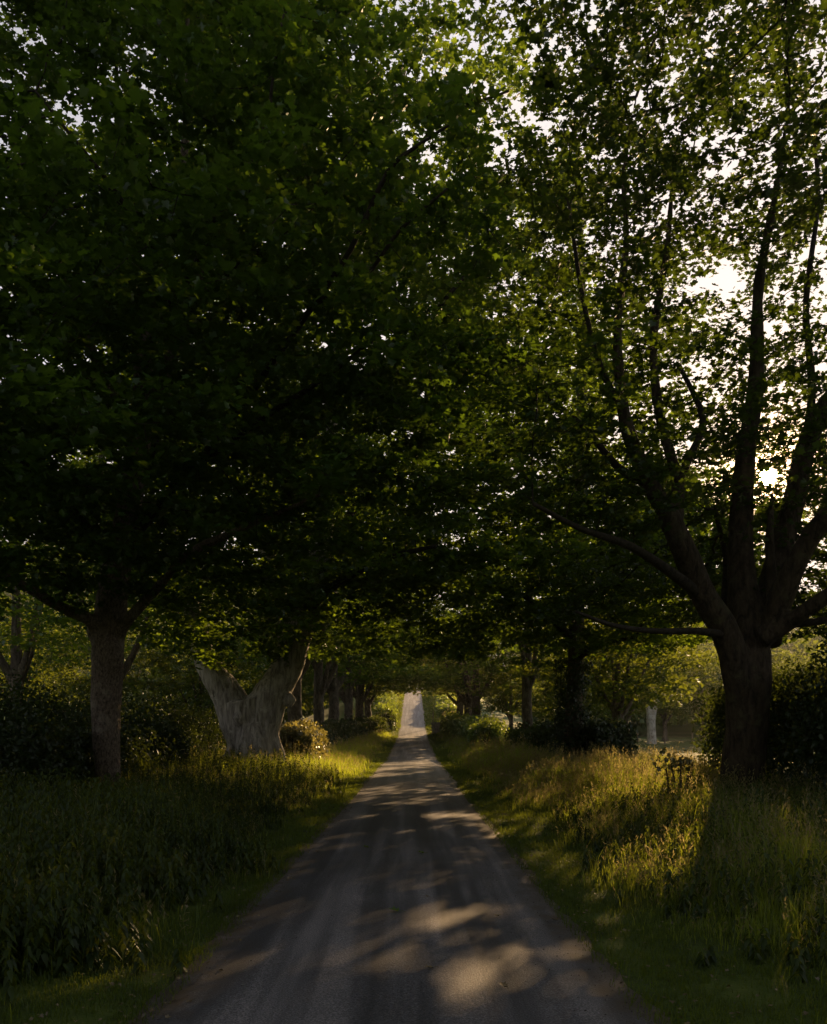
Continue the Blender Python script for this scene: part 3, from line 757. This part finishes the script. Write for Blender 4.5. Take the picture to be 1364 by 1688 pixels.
fld = [
    (27.5, 93, 0.0, .72, 'dark tree behind the wire fence, directly right of the whitish forked tree'),
    (33, 97, 1.0, .72, 'shaded tree behind the fence, second to the right of the forked tree'),
    (39, 93, 2.0, .72, 'spreading tree behind the fence, seen beside the big sycamore trunk'),
    (46, 97, 3.0, .72, 'field tree behind the fence past the right side of the sycamore'),
    (53, 93, 4.0, .72, 'hazy field tree at the right end of the fence line'),
    (21, 108, 5.0, 1.0, 'distant tree showing between ivy-footed stem and forked tree'),
    (15.5, 62, 0.5, .75, 'low leafy field tree just past the pale forked avenue trunk'),
    (-31, 66, 1.1, .85, 'dark splay-limbed tree in the left field by the hill foot'),
    (-22, 60, 2.3, .70, 'yellow-green sunlit tree behind the grey sycamore trunk'),
    (-15.5, 62, 3.3, .66, 'low sunlit tree between the sycamore and the pollard'),
    (-42, 98, 4.4, 1.0, 'misty tree in the left field farthest from the lane'),
    (-13, 80, 5.4, .8, 'green tree seen between pollard and next avenue trunk'),
    (9.8, 41, 0.2, .74, 'low bushy tree behind the slim ivy-footed trunk'),
    (10.2, 55, 1.3, .55, 'small bushy tree between the pale forked trunk and its next neighbour'),
    (8.6, 75, 4.0, .60, 'low bushy tree at the far right end of the avenue'),
    (-5.0, 93, 1.0, (1.28, 1.1, 0.97), 'low-crowned tree arching over the left side of the tunnel end'),
    (5.2, 94, 3.0, (1.28, 1.1, 0.97), 'low-crowned tree arching over the right side of the tunnel end'),
    (47, 72, 2.7, .8, 'golden backlit tree in the right field behind the sycamore branches'),
]
for i, (x, y, rz, sc, lab) in enumerate(fld):
    z = float(ground_z(x, y)) - 0.05
    if i == 0: pC.location = (x, y, z); pC.rotation_euler = (0, 0, rz); pC.scale = (sc,) * 3; o = pC
    else: o = copy_tree(pC, (x, y, z), rz, sc)
    tag(o, lab, 'tree', 'trees in the fields beside the lane')

# ------------------------------------------------------------ far woods on the hills (one mass)
R = np.random.default_rng(31)
def woods():
    mb = MB(); cs = []
    def band(n, x0, x1, y0, y1, keep=None):
        x = R.uniform(x0, x1, n); y = R.uniform(y0, y1, n)
        cs.append(np.stack([x, y, np.full(n, 9.0)], 1))
    band(60, -150, -60, 190, 260); band(60, -240, -90, 260, 330); band(26, -60, -14, 150, 230)
    band(90, 60, 230, 200, 300); band(40, 18, 70, 135, 200)
    band(120, -420, 420, 420, 520)
    band(8, 24, 42, 150, 185); band(20, -30, -7.5, 112, 175); band(50, -60, 60, 186, 230); band(16, -12, 12, 186, 200); band(62, 34, 120, 110, 150); band(16, -30, -8, 100, 118)
    cs.append(np.array([[x, 188 + abs(x), 0] for x in (-7.0, -3.4, 0, 3.6, 7.2)]))
    c = np.concatenate(cs)
    n = 460
    for q in c:
        r = R.uniform(4, 6.5); zz = float(ground_z(q[0], q[1]))
        u = R.normal(size=(n, 3)); u /= np.linalg.norm(u, axis=1, keepdims=True)
        u *= R.uniform(0.6, 1.05, (n, 1)); u[:, 2] = np.where(u[:, 2] < -0.6, -u[:, 2], u[:, 2])
        p = np.array([q[0], q[1], zz + r * 1.2]) + u * [r, r, r * 1.25]
        leaves(mb, p, R.uniform(0.7, 1.3, n), 0.5, T_RHOMB)
    tag(mb.build("woods", M_LEAF_FIELD), kind='stuff')
woods()

# ------------------------------------------------------------ hedges and bushes
def leafy_box(name, path, width, height, dens, size, mat, label, cat, T=T_OVAL, bias=0.35, group=None, z0=None, rough=0.3):
    """hedge along a polyline with uneven top and sides, woody stems inside"""
    mb = MB(); path = np.array(path, float)
    seg = np.linalg.norm(np.diff(path, axis=0), axis=1); cum = np.concatenate([[0], np.cumsum(seg)]); L = cum[-1]
    n = int(dens * L)
    s = R.uniform(0, L, n); cx = np.interp(s, cum, path[:, 0]); cy = np.interp(s, cum, path[:, 1])
    dx = np.interp(s, cum, np.gradient(path[:, 0])); dy = np.interp(s, cum, np.gradient(path[:, 1])); dl = np.hypot(dx, dy); nx, ny = dy / dl, -dx / dl
    a = R.uniform(-0.25, math.pi + 0.25, n); rr = R.uniform(0.55, 1.0, n) ** 0.5
    lump = 1 + rough * (np.sin(s * 1.9 + a) * 0.4 + np.sin(s * 4.3 + a * 2.1) * 0.25 + np.sin(s * 0.7) * 0.35) * 0.6 + R.normal(size=n) * 0.05
    u = np.cos(a) * width * rr * lump
    pw = np.abs(np.sin(a)) ** 0.6 * np.sign(np.sin(a))
    z = np.clip(pw, -0.05, 1) * height * rr * lump
    z = np.where(R.uniform(size=n) < 0.35, R.uniform(0, 1, n) * height * 0.9, z)
    x = cx + nx * u; y = cy + ny * u
    gz = ground_z(x, y)
    pos = np.stack([x, y, gz + z + 0.05], 1)
    base = np.array([path[:, 0].mean(), path[:, 1].mean(), float(ground_z(path[:, 0].mean(), path[:, 1].mean()))])
    outw = np.stack([nx * np.cos(a), ny * np.cos(a), np.zeros(n)], 1) * 0.6
    leaves(mb, pos - base, R.uniform(0.7, 1.3, n) * size, bias, T, mi=1, outward=outw)
    for k in range(int(L * 3) + 5):
        t = R.uniform(0, L); bx, by = np.interp(t, cum, path[:, 0]), np.interp(t, cum, path[:, 1])
        p0 = np.array([bx, by, float(ground_z(bx, by)) - 0.05]) - base
        tx = R.normal(size=2) * width * 0.4
        tube(mb, [p0, p0 + [tx[0] * 0.4, tx[1] * 0.4, height * 0.5], p0 + [tx[0], tx[1], height * 0.95]], [0.03, 0.02, 0.006], 4)
    o = mb.build(name, [M_TWIG, mat]); o.location = base
    tag(o, label, cat, group)
    return o
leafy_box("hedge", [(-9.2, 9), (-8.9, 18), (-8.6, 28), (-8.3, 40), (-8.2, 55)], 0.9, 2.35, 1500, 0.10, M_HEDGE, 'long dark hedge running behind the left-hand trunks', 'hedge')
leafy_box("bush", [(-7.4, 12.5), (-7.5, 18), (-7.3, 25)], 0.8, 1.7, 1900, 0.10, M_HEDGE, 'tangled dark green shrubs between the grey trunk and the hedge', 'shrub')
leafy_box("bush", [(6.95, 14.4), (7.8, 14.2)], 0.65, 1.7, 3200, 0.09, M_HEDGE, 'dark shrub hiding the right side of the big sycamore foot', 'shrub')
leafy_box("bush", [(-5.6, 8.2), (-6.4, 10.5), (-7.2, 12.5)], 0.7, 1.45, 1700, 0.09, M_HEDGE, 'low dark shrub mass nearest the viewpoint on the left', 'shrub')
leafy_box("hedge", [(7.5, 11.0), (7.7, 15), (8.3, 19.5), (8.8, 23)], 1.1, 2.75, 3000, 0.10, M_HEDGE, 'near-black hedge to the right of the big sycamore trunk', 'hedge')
leafy_box("bush", [(6.3, 31.0), (7.8, 31.4)], 0.95, 1.75, 4200, 0.13, M_IVY, 'dark glossy bush with sunlit edge at the foot of the slim ivy-clad tree', 'bush')
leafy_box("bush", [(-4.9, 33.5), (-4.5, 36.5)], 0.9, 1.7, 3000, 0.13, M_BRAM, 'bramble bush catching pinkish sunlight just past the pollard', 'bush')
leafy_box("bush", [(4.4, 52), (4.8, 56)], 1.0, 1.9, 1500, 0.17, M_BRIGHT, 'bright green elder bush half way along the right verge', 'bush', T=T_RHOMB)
leafy_box("hedge", [(6.6, 37), (6.4, 50)], 1.0, 1.7, 900, 0.15, M_HEDGE, 'low dark hedge behind the pale grasses on the right, before the elder bush', 'hedge', T=T_RHOMB)
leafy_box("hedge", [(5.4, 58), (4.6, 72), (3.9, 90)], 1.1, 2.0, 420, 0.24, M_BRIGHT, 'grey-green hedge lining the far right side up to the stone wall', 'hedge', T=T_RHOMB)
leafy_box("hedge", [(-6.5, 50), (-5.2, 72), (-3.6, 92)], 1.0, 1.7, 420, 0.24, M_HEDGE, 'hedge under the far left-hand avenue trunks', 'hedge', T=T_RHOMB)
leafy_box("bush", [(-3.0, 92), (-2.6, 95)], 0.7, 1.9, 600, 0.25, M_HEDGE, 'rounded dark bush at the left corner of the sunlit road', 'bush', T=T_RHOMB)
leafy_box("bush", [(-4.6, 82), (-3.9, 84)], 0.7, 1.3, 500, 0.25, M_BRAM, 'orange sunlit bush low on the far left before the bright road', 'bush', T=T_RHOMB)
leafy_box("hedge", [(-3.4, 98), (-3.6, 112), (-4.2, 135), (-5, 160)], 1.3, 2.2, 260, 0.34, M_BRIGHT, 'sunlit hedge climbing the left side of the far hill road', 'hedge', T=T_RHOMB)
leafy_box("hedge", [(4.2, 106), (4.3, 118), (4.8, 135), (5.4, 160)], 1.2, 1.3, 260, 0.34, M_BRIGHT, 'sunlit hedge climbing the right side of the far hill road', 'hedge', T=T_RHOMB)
leafy_box("bush", [(4.5, 15.6), (4.9, 15.2)], 0.30, 1.15, 420, 0.075, M_BRAM, 'leafy bramble standing at the foot of the big sycamore, sun on its leaves', 'bush', T=T_MAPLE)

# ------------------------------------------------------------ wall, post and field fence
def box(mb, c, s, rz=0, jit=0.0):
    c = np.array(c, float); h = np.array(s, float) / 2
    v = np.array([[x, y, z] for x in (-1, 1) for y in (-1, 1) for z in (-1, 1)], float) * h
    v += R.normal(size=v.shape) * jit
    ca, sa = math.cos(rz), math.sin(rz)
    v = v @ np.array([[ca, sa, 0], [-sa, ca, 0], [0, 0, 1]]) + c
    mb.add(v, [[[0, 1, 3, 2], [4, 6, 7, 5], [0, 4, 5, 1], [2, 3, 7, 6], [0, 2, 6, 4], [1, 5, 7, 3]]])
R = np.random.default_rng(35)
def stone_wall(x0, x1, y0, y1, h, label):
    mb = MB(); L = math.hypot(x1 - x0, y1 - y0); rz = math.atan2(y1 - y0, x1 - x0)
    rows = int(h / 0.18)
    for r in range(rows + 1):
        t = (r % 2) * 0.2
        while t < L:
            w_ = R.uniform(0.3, 0.5); f = (t + w_ / 2) / L
            if f > 1: break
            x = x0 + (x1 - x0) * f; y = y0 + (y1 - y0) * f
            zz = float(ground_z(x, y)) - 0.1
            box(mb, (x, y, zz + 0.09 + r * 0.178), (w_ - 0.015, 0.42 if r < rows else 0.34, 0.17 if r < rows else 0.26), rz, 0.012)
            t += w_
    o = mb.build("stone_wall", M_STONE, smooth=False); tag(o, label, 'wall', 'stone walls flanking the road dip')
    b = np.array([x0, y0, float(ground_z(x0, y0))])
    me = o.data; co = np.empty(len(me.vertices) * 3, np.float32); me.vertices.foreach_get('co', co)
    me.vertices.foreach_set('co', (co.reshape(-1, 3) - b).ravel().astype(np.float32)); o.location = b
    return o
stone_wall(2.0, 4.6, 91.0, 88.0, 1.15, 'low grey stone wall end on the right where the lane opens out')
stone_wall(-2.3, -3.6, 93.0, 90.5, 1.0, 'short stone wall stub on the left where the lane opens out')

def post(mb, h, w=0.11):
    box(mb, (0, 0, h / 2 - 0.2), (w, w, h + 0.4), 0, 0.003)
    mb.add(np.array([[-w / 2, -w / 2, h], [w / 2, -w / 2, h], [w / 2, w / 2, h], [-w / 2, w / 2, h], [0, 0, h + 0.05]]) , [[[0, 1, 4], [1, 2, 4], [2, 3, 4], [3, 0, 4]]])
mb = MB(); post(mb, 1.9, 0.12)
o = mb.build("wooden_post", M_WOOD, smooth=False); o.location = (2.25, 97, float(ground_z(2.25, 97)))
tag(o, 'lone upright wooden post by the right edge of the far road', 'post')
def fence(pts, label, n):
    rt = empty("wire_fence", (pts[0][0], pts[0][1], float(ground_z(*pts[0])))); tag(rt, label, 'fence')
    b = Vector(rt.location); tops = []
    pm = MB(); post(pm, 1.15); p0 = pm.build("post", M_WOOD, rt, smooth=False)
    for k in range(n):
        f = k / (n - 1); x = pts[0][0] * (1 - f) + pts[1][0] * f; y = pts[0][1] * (1 - f) + pts[1][1] * f
        q = p0 if k == 0 else p0.copy()
        if k: COL.objects.link(q); q.parent = rt
        loc = Vector((x, y, float(ground_z(x, y)))) - b
        q.location = loc; q.rotation_euler = (R.normal() * 0.03, R.normal() * 0.03, R.uniform(0, 1)); tops.append(np.array(loc))
    for hgt in (0.35, 0.7, 1.05):
        wm = MB(); tube(wm, [t + [0, 0.06, hgt] for t in tops], [0.012] * n, 4)
        wm.build("wire", M_WOOD, rt)
fence(((14, 83), (58, 80)), 'post and wire fence across the far edge of the right-hand field', 18)

# ------------------------------------------------------------ grasses and ground cover
R = np.random.default_rng(41)
def scatter(n, x0, x1, y0, y1, power=1.0):
    """more points near the viewer's end"""
    u = R.uniform(0, 1, n)
    y = y0 + (y1 - y0) * u ** power
    return R.uniform(x0, x1, n), y
def blades(mb, x, y, h, wd, lean=0.35, mi=0, z=None):
    n = len(x); z = ground_z(x, y) if z is None else z
    b = np.stack([x, y, z - 0.01], 1)
    a = R.uniform(0, 2 * math.pi, n); s = np.stack([np.cos(a), np.sin(a), np.zeros(n)], 1)
    a2 = R.uniform(0, 2 * math.pi, n); l = R.uniform(0.1, 1, n) * lean
    dr = np.stack([np.cos(a2) * l, np.sin(a2) * l, np.zeros(n)], 1)
    h = h[:, None]; wd = wd[:, None]; up = np.array([0, 0, 1.0])
    p1 = b + up * h * 0.45 + dr * h * 0.15; p2 = b + up * h * 0.8 + dr * h * 0.5; p3 = b + up * h * (1 - 0.25 * l[:, None]) + dr * h * 1.0
    v = np.stack([b - s * wd, b + s * wd, p1 + s * wd * 0.85, p1 - s * wd * 0.85, p2 + s * wd * 0.5, p2 - s * wd * 0.5, p3], 1)
    i = np.arange(n)[:, None] * 7; va = R.uniform(0, 1, n)
    mb.add(v.reshape(-1, 3), [i + [0, 1, 2, 3], i + [3, 2, 4, 5], i + [5, 4, 6]], mi, va)
    return p3, dr
vl = lambda y: -2.55 - 0.25 * np.sin(y * 0.5) - 0.15 * np.sin(y * 1.7)
vr = lambda y: 2.65 + 0.25 * np.sin(y * 0.45 + 1) + 0.15 * np.sin(y * 1.3)
mb = MB()
for (n, y0, y1, hh, ww) in ((90000, 3.6, 12, 0.055, 0.0028), (70000, 12, 26, 0.07, 0.005), (40000, 26, 60, 0.08, 0.010), (16000, 60, 95, 0.09, 0.018), (12000, 95, 180, 0.22, 0.05)):
    for side in (-1, 1):
        m = n // 2; y = R.uniform(y0, y1, m)
        e0 = (1.50 if side < 0 else 1.30); t = R.uniform(0, 1, m)
        wout = np.abs(vl(y) if side < 0 else vr(y)) + 0.7
        x = side * (e0 + (wout - e0) * t)
        pat = np.sin(x * 5.1 + y * 2.3) * np.sin(y * 3.7 - x * 2.9) + R.normal(size=m) * 0.4
        k = (pat > -0.55) & ((t > 0.06) | (R.uniform(size=m) < 0.45)); x, y = x[k], y[k]
        blades(mb, x, y, hh * R.uniform(0.5, 1.5, len(x)), np.full(len(x), ww), 0.8, z=np.where(np.abs(x + 0.1) < 1.6, 0.012, ground_z(x, y) - 0.0) if y1 <= 26 else None)
tag(mb.build("verge_grass", M_GRASS), 'short mown grass strips beside the lane', kind='stuff')

mb = MB()
def tall(n, side, y0, y1, dmax, h0, ww, heads=0.12, hw=1.0):
    y = R.uniform(y0, y1, n); e = np.abs(vl(y) if side < 0 else vr(y)) + R.normal(size=n) * 0.2 + 0.22 * np.sin(y * 2.3 + 1)
    t = R.uniform(0, 1, n) ** 1.2; x = side * (e + (dmax - e) * t)
    clump = 0.78 + 0.22 * np.sin(x * 2.3 + y * 1.1) * np.sin(y * 1.9 - x * 1.3)
    h = h0 * (0.35 + 0.65 * sstep(0, 0.35, t)) * R.uniform(0.55, 1.15, n) * clump
    blades(mb, x, y, h, np.full(n, ww), 0.55)
    k = R.uniform(size=n) < heads; m = int(k.sum())
    hx, hy, hh = x[k], y[k], h[k] * R.uniform(1.05, 1.4, m)
    tip, dr = blades(mb, hx, hy, hh, np.full(m, ww * 0.45), 0.35, 0)
    for j in range(7):       # seed head: short spikelets spread up the tip
        f = j / 6; base = tip - np.stack([dr[:, 0] * 0.3, dr[:, 1] * 0.3, np.ones(m)], 1) * (0.17 * (1 - f))[..., None] if False else tip - np.stack([dr[:, 0] * 0.3, dr[:, 1] * 0.3, np.ones(m)], 1) * (0.17 * (1 - f))
        leaves(mb, base + R.normal(size=(m, 3)) * 0.007, R.uniform(0.035, 0.065, m) * hw, 0.1, T_SPIKE, mi=1, droop=-1.1)
tall(11000, -1, 4, 11, 5.5, 0.7, 0.0035, 0.05)
tall(15000, -1, 11, 24, 8.2, 0.55, 0.005)
tall(15000, -1, 24, 45, 7.5, 0.95, 0.008, 0.10, 1.3)
tall(7000, -1, 45, 88, 5.5, 0.9, 0.015, 0.10, 2)
tall(14000, 1, 4, 10, 5.5, 0.42, 0.0035, 0.05)
tall(32000, 1, 8, 20, 7.4, 0.78, 0.0042, 0.13)
tall(40000, 1, 18, 34, 8.6, 0.82, 0.006, 0.16, 1.25)
tall(12000, 1, 34, 50, 6.4, 1.0, 0.010, 0.15, 1.6)
tall(6000, 1, 50, 88, 5.0, 0.9, 0.016, 0.1, 2)
tall(9000, 1, 88, 175, 7.5, 1.3, 0.03, 0.1, 3)
tall(9000, -1, 88, 175, 7.5, 1.3, 0.03, 0.1, 3)
tag(mb.build("tall_grass", [M_TALL, M_SEED]), 'tall seeding meadow grass along both verges', kind='stuff')

def nettles(n, side, y0, y1, dmax, h0, pairs=10, ls=0.066):
    y = R.uniform(y0, y1, n); e = np.abs(vl(y) if side < 0 else vr(y)) + R.normal(size=n) * 0.22 + 0.25 * np.sin(y * 2.9)
    t = R.uniform(0, 1, n) ** 1.1; x = side * (e + (dmax - e) * t)
    h = h0 * (0.4 + 0.6 * sstep(0, 0.3, t)) * R.uniform(0.6, 1.15, n)
    z = ground_z(x, y); tip, dr = blades(mb, x, y, h, np.full(n, 0.004), 0.22)
    b = np.stack([x, y, z], 1)
    for j in range(pairs):
        f = 0.2 + 0.8 * j / (pairs - 1)
        p = b * (1 - f) + tip * f; a = R.uniform(0, 2 * math.pi, n)
        for sgn in (0, math.pi):
            o = np.stack([np.cos(a + sgn), np.sin(a + sgn), np.zeros(n)], 1)
            nr = o * 0.55 + [0, 0, 0.75]; nr /= np.linalg.norm(nr, axis=1, keepdims=True)
            d = o * 0.7 + [0, 0, -0.6]; d /= np.linalg.norm(d, axis=1, keepdims=True); s = np.cross(nr, d)
            sz = ls * (1.25 - 0.6 * f) * R.uniform(0.7, 1.3, n)
            T = T_NETTLE; k = len(T)
            v = (p + o * 0.01)[:, None] + sz[:, None, None] * 1.2 * (T[:, 0][None, :, None] * s[:, None] + T[:, 1][None, :, None] * d[:, None] - (T[:, 1] ** 2 * 0.3)[None, :, None] * np.array([0, 0, 1.0]))
            bb = np.arange(n)[:, None] * k; va = R.uniform(0, 1, n)
            mb.add(v.reshape(-1, 3), [bb + [0, 1, 2, 3], bb + [0, 3, 4, 5]], 1, va)
mb = MB()
nettles(3800, -1, 4.6, 12, 6.5, 0.95)
nettles(2600, -1, 10, 19, 8.3, 0.62)
nettles(900, -1, 19, 30, 7.5, 0.9)
nettles(500, 1, 5.5, 12, 6.0, 0.5)
nettles(800, 1, 10, 17, 7.2, 0.7)
tag(mb.build("undergrowth", [M_TALL, M_NETTLE]), 'dark nettles and leafy weeds crowding the verges', kind='stuff')

# litter on the verges and lane edges
mb = MB()
n = 1500; y = 4 + 30 * R.uniform(0, 1, n) ** 1.6
sd = np.where(R.uniform(size=n) < 0.5, -1, 1); x = sd * (1.35 + np.abs(R.normal(size=n)) * 0.55)
leaves(mb, np.stack([x, y, np.where(np.abs(x) < 1.6, 0.030, ground_z(x, y) + 0.03)], 1), R.uniform(0.012, 0.038, n), 0.8, T_MAPLE)
tag(mb.build("leaf_litter", M_LITTER), 'scattered dry leaves along the lane edges', kind='stuff')

mb = MB()
n = 5000; y = 3.5 + 30 * R.uniform(0, 1, n) ** 1.8; sd = R.uniform(size=n) < 0.5
x = np.where(sd, -1.62, 1.40) + R.normal(size=n) * 0.10 * np.where(R.uniform(size=n) < 0.25, 4, 1)
r = R.uniform(0.002, 0.008, n)
z = np.maximum(0.042 - 0.03 * ((x + 0.1) / 1.58) ** 2, np.where((x > -1.6) & (x < 1.38), -1, ground_z(x, y) + 0.004))
b = np.stack([x, y, z + r * 0.2], 1)
oc = np.array([[1, 0, 0], [0, 1, 0], [-1, 0, 0], [0, -1, 0], [0, 0, 0.8], [0, 0, -0.5]], float)
v = b[:, None] + oc[None] * r[:, None, None] * R.uniform(0.6, 1.3, (n, 6, 1))
i = np.arange(n)[:, None] * 6
mb.add(v.reshape(-1, 3), [i + [0, 1, 4], i + [1, 2, 4], i + [2, 3, 4], i + [3, 0, 4]])
tag(mb.build("gravel", M_GRIT, smooth=False), 'loose grit and small stones along the tarmac edges', kind='stuff')

def fallen_leaf(p, size, mat, label, rz):
    mb = MB(); T = T_MAPLE; k = len(T)
    v = np.stack([T[:, 0] * size, T[:, 1] * size, (np.abs(T[:, 0]) * 0.5 + T[:, 1] ** 2 * 0.25) * size + 0.004], 1)
    half = (k - 2) // 2
    mb.add(v, [[[0] + list(range(1, half + 2))], [[0, half + 1] + list(range(half + 2, k))]])
    tube(mb, [[0, 0, 0.004], [0.01, -size * 0.4, 0.012], [0, -size * 0.8, 0.006]], [0.002] * 3, 4)
    o = mb.build("fallen_leaf", mat); o.location = p; o.rotation_euler = (0, 0, rz); tag(o, label, 'leaf', 'leaves fallen on the lane')
def road_pt(x, y):
    Y = EYE * FPX / (y - 1205); X = (x - 683) / FPX * Y
    return (X, Y, 0.012 + 0.03 * (1 - ((X + 0.1) / 1.58) ** 2) + 0.002)
for x, y, sz, m, lab, rz in (
    (657, 1511, 0.10, M_BRIGHT, 'green leaf lying curled in the large sun patch mid-lane', 1.2),
    (608, 1402, 0.09, M_BRIGHT, 'flat pale green leaf on shaded tarmac, left of lane centre', 1.6),
    (699, 1412, 0.09, M_BRIGHT, 'flat pale green leaf on shaded tarmac at lane centre', 1.5),
    (833, 1637, 0.06, M_LITTER, 'tan dry leaf beside the lowest right sun patch', 0.4),
    (823, 1517, 0.06, M_LITTER, 'tan dry leaf at the right end of the large sun patch', 2.4),
    (915, 1521, 0.07, M_LITTER, 'brown leaf in shade near the right edge of the tarmac', 3.4),
    (706, 1486, 0.04, M_LITTER, 'tiny pale leaf just below the small sun patch', 0.9),
    (714, 1607, 0.06, M_LITTER, 'thin dry leaf on dark tarmac above the lowest sun patch', 1.9)):
    fallen_leaf(road_pt(x, y), sz, m, lab, rz)

# ------------------------------------------------------------ the evening air
hz, t = newmat("evening_haze")
pv = N(t, "ShaderNodeVolumePrincipled"); pv.inputs['Color'].default_value = (0.95, 0.95, 0.97, 1)
pv.inputs['Density'].default_value = 0.00015; pv.inputs['Anisotropy'].default_value = 0.35
o = N(t, "ShaderNodeOutputMaterial"); t.links.new(pv.outputs[0], o.inputs['Volume'])
mb = MB(); box(mb, (0, 700, 60), (3300, 2300, 126))
tag(mb.build("haze", hz, smooth=False), kind='stuff')
